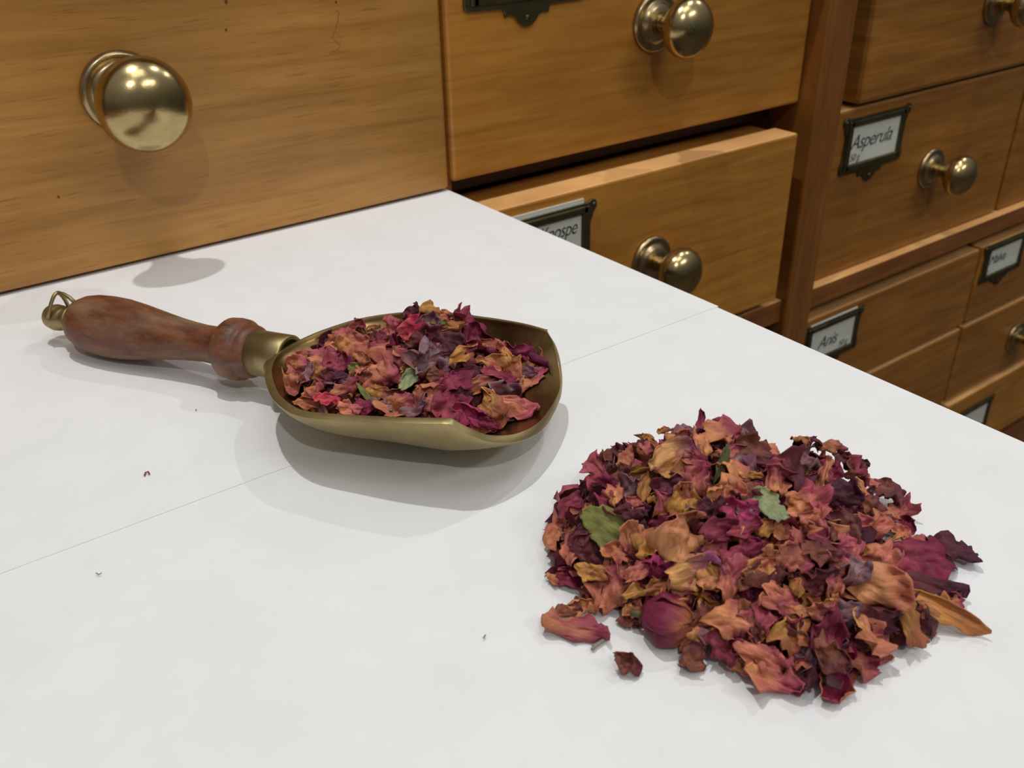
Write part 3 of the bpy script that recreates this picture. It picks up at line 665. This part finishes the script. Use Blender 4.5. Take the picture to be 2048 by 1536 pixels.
LM1 = [(1523, 1005, 'pale green leaf'), (1216, 1055, 'olive green leaf'), (1332, 1238, 'rosebud'), (1668, 1373, 'cupped magenta petal'), (1836, 1122, 'large magenta petal'),
       (1342, 914, 'broad purple petal'), (1864, 1230, 'long orange petal'), (1365, 1080, 'broad peach petal'), (1441, 934, 'thin green sepal'), (1750, 1166, 'crumpled peach petal'), (1403, 852, 'topmost spiky petal')]
LM2 = [(825, 654, 'bright red-pink petal'), (811, 763, 'green leaf bit'), (1081, 721, 'rolled plum petal'), (905, 832, 'near rim corner'), (562, 705, 'handle socket'), (993, 822, 'ochre lip petal'), (1091, 662, 'far rim corner')]
def side_words(px, py, lms, where, rank=0):
    q = sorted(lms, key=lambda t: (t[0] - px) ** 2 + (t[1] - py) ** 2)[rank]; dx, dy = px - q[0], py - q[1]; d = math.hypot(dx, dy)
    if d < 9: r = 'touching'
    else:
        a = math.degrees(math.atan2(-dy, dx)) % 360
        r = ('right of', 'above and right of', 'above', 'above and left of', 'left of', 'below and left of', 'below', 'below and right of')[int((a + 22.5) // 45) % 8]
        if d < 45: r = 'just ' + r
        elif d > 85: r = 'farther ' + r
    return '%s %s the %s' % (where, r, q[2])
USED = {}
SHAPE = ('crumpled', 'curled', 'ruffled', 'folded', 'wavy', 'shrivelled')
def label_petal(o, kind, L, place, group, leaf):
    base = NAMES[kind]
    size = 'large' if L > 0.0125 else ('small' if L < 0.0075 else '')
    noun = 'leaf piece' if leaf else 'petal'
    for rank in range(5):
        lab = ' '.join(x for x in (size, base, noun, side_words(*place, rank=rank)) if x)
        if lab not in USED and len(lab.split()) <= 16: break
    USED[lab] = 1
    tag(o, lab, 'leaf' if leaf else 'petal', group)
    return lab
# special ones get a label of their own: (x, y) of the photo -> words
SPECIAL = {}
for s in """1117 1077|brown two-pronged dried petal lying just off the left edge of the pile
1170 1210|flat orange-tan petal lying alone beside the pile at front left
1136 1217|small crumpled brown petal touching the flat orange one
1149 1253|folded pink petal with orange edge lying apart at the front left
1250 1326|brown notched petal scrap lying all alone in front of the pile
1906 1100|purple petal with a white base lying off the right end of the pile
1836 1122|large magenta petal with an orange lower edge, right side of the pile
1668 1373|cupped magenta petal with a dark hollow, frontmost of the pile
1864 1230|long orange petal pointing away at the right end of the pile
1342 914|broad purple and tan petal high on the back left of the pile
1365 1080|broad peach coloured petal standing up left of the pile's middle
1750 1166|large peach coloured crumpled petal on the right front of the pile
1726 1261|ochre and peach petal hanging over the pile's front right edge
1523 996|pale green toothed leaf piece in the middle of the pile
1543 1035|pale green leaf tip just below the toothed green leaf piece
1216 1055|olive green leaf piece at the left side of the pile
1403 852|spiky magenta petal standing up at the very top of the pile
1441 934|thin green sepal strip near the top of the pile
1543 1364|orange petal tip lying at the front edge beside the cupped magenta petal""".splitlines():
    xy, t = s.split('|'); x, y = xy.split(); SPECIAL[(int(x), int(y))] = t
def special(px, py):
    if not SPECIAL: return None
    best = min(SPECIAL, key=lambda k: (k[0] - px) ** 2 + (k[1] - py) ** 2)
    if (best[0] - px) ** 2 + (best[1] - py) ** 2 < 120: return SPECIAL.pop(best)
    return None

TOCAM = BACK
def build_set(data, fn, clamp, group, zone, scale, seed0, kill=None):
    n = 0
    for i, rec in enumerate(data.split(';')):
        k, px, py, wpx, hpx, ang = rec.split(); px, py, wpx, hpx, ang = map(float, (px, py, wpx, hpx, ang))
        rng = random.Random(seed0 + i * 17)
        P = surf(px, py, fn)
        dist = (P - CAM).dot(-BACK); m = dist / F_PX
        L = max(wpx, hpx) * m * scale; W = min(wpx, hpx) * m * scale
        inside = fn(P.x, P.y) > 0.004
        g = grad(fn, P.x, P.y)
        j = Vector((rng.uniform(-1, 1), rng.uniform(-1, 1), rng.uniform(-1, 1)))
        inside = inside or P.z > 0.005
        if inside: nrm = (g * 0.6 + TOCAM * 0.7 + j * 0.55).normalized()
        else: nrm = (Vector((0, 0, 1)) + TOCAM * 0.35 + j * 0.15).normalized()
        if not inside: P = at_z(px, py, 0.0025)
        ld = img_dir(ang)
        if not inside or abs(ang) < 40:
            # undo the foreshortening along the view
            pass
        leaf = k in 'gln'
        o = put_petal('leaf_fragment' if leaf else 'rose_petal', k, P + nrm * rng.uniform(0.0, 0.0036), nrm, ld, L, W, rng, clamp, rest=not inside)
        sp = special(px, py) if group.startswith('dried petals in the large') else None
        if sp: tag(o, sp, 'leaf' if leaf else 'petal', group)
        else: label_petal(o, k, L, (px, py, *zone), group, leaf)
        n += 1
    return n
G1 = 'dried petals in the large pile'; G2 = 'dried petals in the brass scoop'
Z1 = (LM1, 'in the pile'); Z2 = (LM2, 'in the scoop')
n1 = build_set(PILE, pile_h, clamp_pile, G1, Z1, 1.55, 100)
n2 = build_set(HEAP, heap_h, clamp_heap, G2, Z2, 1.5, 9000)
# more individual petals between and under the ones above
def filler(n, fn, clamp, group, zone, kinds, area, seed, low, size, inside_fn):
    rng = random.Random(seed); c = 0
    while c < n:
        px = rng.uniform(area[0], area[1]); py = rng.uniform(area[2], area[3]); P = surf(px, py, fn)
        if not inside_fn(P) or P.z > fn(P.x, P.y) + 0.0015: continue
        g = grad(fn, P.x, P.y); j = Vector((rng.uniform(-1, 1), rng.uniform(-1, 1), rng.uniform(-1, 1)))
        nrm = (g + j * 0.8).normalized(); L = rng.uniform(*size); W = L * rng.uniform(0.45, 0.9); k = rng.choice(kinds)
        P = P - Vector((0, 0, rng.uniform(*low)))
        o = put_petal('rose_petal', k, P, nrm, img_dir(rng.uniform(-90, 90)), L, W, rng, clamp, rings=8, seg=30)
        label_petal(o, k, L, (px, py, *zone), group, False); c += 1
in_pile = lambda P: foot_dist(P.x, P.y) > 0.002
in_heap = lambda P: bowl_z(P.x, P.y)[1] < 0.80
filler(25, pile_h, clamp_pile, G1, Z1, 'mppqobbddwy', (1180, 1800, 850, 960), 55, (0.0, 0.0025), (0.009, 0.014), in_pile)
filler(22, pile_h, clamp_pile, G1, Z1, 'mmppqobbddwy', (1110, 1830, 860, 1370), 5, (0.001, 0.0045), (0.010, 0.017), in_pile)
filler(15, heap_h, clamp_heap, G2, Z2, 'mmppqobddw', (560, 1080, 620, 850), 6, (0.0005, 0.0028), (0.010, 0.016), in_heap)

# the small crumbled bits nobody could count, inside each heap
def stuff(name, n, fn, clamp, sampler, label, group, seed, size):
    rng = random.Random(seed); V, Fc, Cc, Uv = [], [], [], []
    while n > 0:
        x, y = sampler(rng)
        H = fn(x, y)
        if H < 0.004: continue
        lo = clamp(Vector((x, y, 0.0))).z
        if H - 0.004 < lo: continue
        z = lo + (H - 0.0035 - lo) * (rng.random() ** 0.5); k = rng.choice('mmpqobbddddwy'); L = rng.uniform(*size)  # mostly dark plum kinds, so shade between petals is in the colour
        geo = petal_geo(k, L, L * rng.uniform(0.4, 0.9), rng, 4, 14)
        q = Vector((rng.gauss(0, 1), rng.gauss(0, 1), rng.gauss(0, 1.6))).normalized(); x_ = q.orthogonal().normalized(); a = rng.uniform(0, 6.28)
        x_ = Matrix.Rotation(a, 3, q) @ x_; y_ = q.cross(x_)
        b = len(V)
        V += [clamp(Vector((x, y, z)) + x_ * v.x + y_ * v.y + q * v.z) for v in geo[0]]; Fc += [tuple(i + b for i in f) for f in geo[1]]; Cc += geo[2]; Uv += geo[3]; n -= 1
    o = link(bpy.data.objects.new(name, petal_mesh(name, (V, Fc, Cc, Uv))))
    tag(o, label, 'petals', group, 'stuff'); return o
stuff('petal_crumbs', 950, pile_h, clamp_pile, lambda r: (r.uniform(0.118, 0.212), r.uniform(0.074, 0.176)), 'broken dried petal bits filling the inside of the large pile', None, 31, (0.007, 0.013))
def heap_sample(r):
    while True:
        x, y = r.uniform(0.085, 0.18), r.uniform(0.185, 0.29)
        if bowl_z(x, y)[1] < 0.86: return x, y
stuff('petal_crumbs', 620, heap_h, clamp_heap, heap_sample, 'broken dried petal bits filling the bottom of the scoop', None, 32, (0.006, 0.010))

# the dried rosebud at the front of the pile
def rosebud(px, py):
    P = at_z(px, py, 0.0062); R = 0.0056
    root = tag(empty('dried_rosebud', (P.x, P.y, 0.0)), 'closed magenta dried rosebud lying on its side at the front of the pile', 'rosebud')
    ax = (at_z(px + 60, py + 8, 0.0075) - P).normalized(); ax.z = 0.1; ax.normalize()     # tip direction
    s1 = ax.orthogonal().normalized(); s2 = ax.cross(s1)
    rng = random.Random(3)
    def prof(t): return R * (math.sin(math.pi * (0.10 + 0.80 * t)) ** 0.75) * (1.0 if t < 0.6 else 1 - 0.35 * (t - 0.6) / 0.4)
    for layer, (cnt, sc, kind) in enumerate(((3, 0.80, 'd'), (5, 1.0, 'm'))):
        for q in range(cnt):
            a0 = 2 * math.pi * q / cnt + layer * 0.5; wdt = 2 * math.pi / cnt * 0.85
            V, Cc, Uv, Fc = [], [], [], []; NU, NV = 10, 12; c0, c1 = lin((128, 38, 70)) if kind == 'm' else lin((84, 26, 46)), lin((178, 108, 66)) if kind == 'm' else lin((120, 70, 50))
            for i in range(NU + 1):
                t = i / NU
                for jx in range(NV + 1):
                    s = jx / NV * 2 - 1; a = a0 + s * wdt; tt = t * (1 - 0.22 * s * s + 0.10 * noise.noise(Vector((s * 5, q * 4.0, layer))))
                    rr = prof(tt) * sc * (0.90 + 0.17 * (s + 1) * (0.4 + t) + 0.30 * noise.noise(Vector((s * 2.2, t * 3.2, q * 3 + layer * 9))) + 0.07 * noise.noise(Vector((s * 9, t * 6, q * 5))))
                    V.append(P + ax * ((tt - 0.45) * 0.0125) + s1 * rr * math.cos(a) + s2 * rr * math.sin(a))
                    gg = min(1, max(0, (t - 0.62) * 2.4 + 0.3 * noise.noise(Vector((s * 4, t * 3, q))))); Cc.append(np.clip((c0 * (1 - gg) + c1 * gg) * (1 + 0.3 * noise.noise(Vector((s * 2, t * 9, q + 20)))), 0, 1)); Uv.append((t, jx / NV))
            for i in range(NU):
                for jx in range(NV):
                    a = i * (NV + 1) + jx; Fc.append((a, a + 1, a + NV + 2, a + NV + 1))
            V = [clamp_pile(v) - Vector((P.x, P.y, 0)) for v in V]
            o = link(bpy.data.objects.new('petal', petal_mesh('petal', (V, Fc, Cc, Uv))), root)
            s = o.modifiers.new('thickness', 'SOLIDIFY'); s.thickness = 0.0004; s.offset = 0
    bt = P - ax * 0.0060
    tube('stem', [bt - Vector((P.x, P.y, 0)), bt - ax * 0.003 - Vector((P.x, P.y, 0))], 0.001, plain('dry_stem', srgb(96, 84, 50)), root)
rosebud(1332, 1238)

# stray bits on the paper
TWIG = plain('dry_twig', srgb(140, 132, 116)); RED = plain('red_fibre', srgb(130, 40, 50)); GREY = plain('grey_lint', srgb(120, 118, 120))
def stray(name, pts, r, mat, label, cat, grp=None):
    P = [at_z(x, y, 0.0005 + r) for x, y in pts]; b = Vector((P[0].x, P[0].y, 0.0005))
    o = tube(name, [p - b for p in P], r, mat, seg=6); o.location = b; return tag(o, label, cat, grp)
t = stray('dried_twig', [(1184, 1299), (1193, 1290), (1200, 1286), (1210, 1279), (1216, 1273)], 0.00045, TWIG, 'tiny grey forked twig lying below the folded pink petal', 'twig')
for pts in (((1183, 1290), (1192, 1290)), ((1208, 1280), (1206, 1273)), ((1213, 1276), (1219, 1277))):
    tube('branch', [at_z(x, y, 0.00095) - t.location for x, y in pts], 0.0003, TWIG, parent=t, seg=6)
stray('red_fibre', [(289, 951), (291, 945), (296, 943), (299, 948)], 0.00025, RED, 'tiny red curl of fibre on the paper left of the scoop shadow', 'fibre')
stray('lint_speck', [(192, 1146), (198, 1149), (203, 1146)], 0.00015, GREY, 'tiny grey lint speck near the left edge of the front sheet', 'speck')
stray('lint_speck', [(967, 1276), (971, 1270)], 0.0002, GREY, 'tiny grey lint speck in the empty lower middle of the paper', 'speck')
stray('lint_speck', [(391, 819), (393, 820)], 0.0002, GREY, 'tiny dark speck on the paper below the scoop handle', 'speck')
stray('petal_fibre', [(1086, 1059), (1094, 1061), (1101, 1063)], 0.00012, GREY, 'hair-thin fibre sticking out left of the brown two-pronged petal', 'fibre')
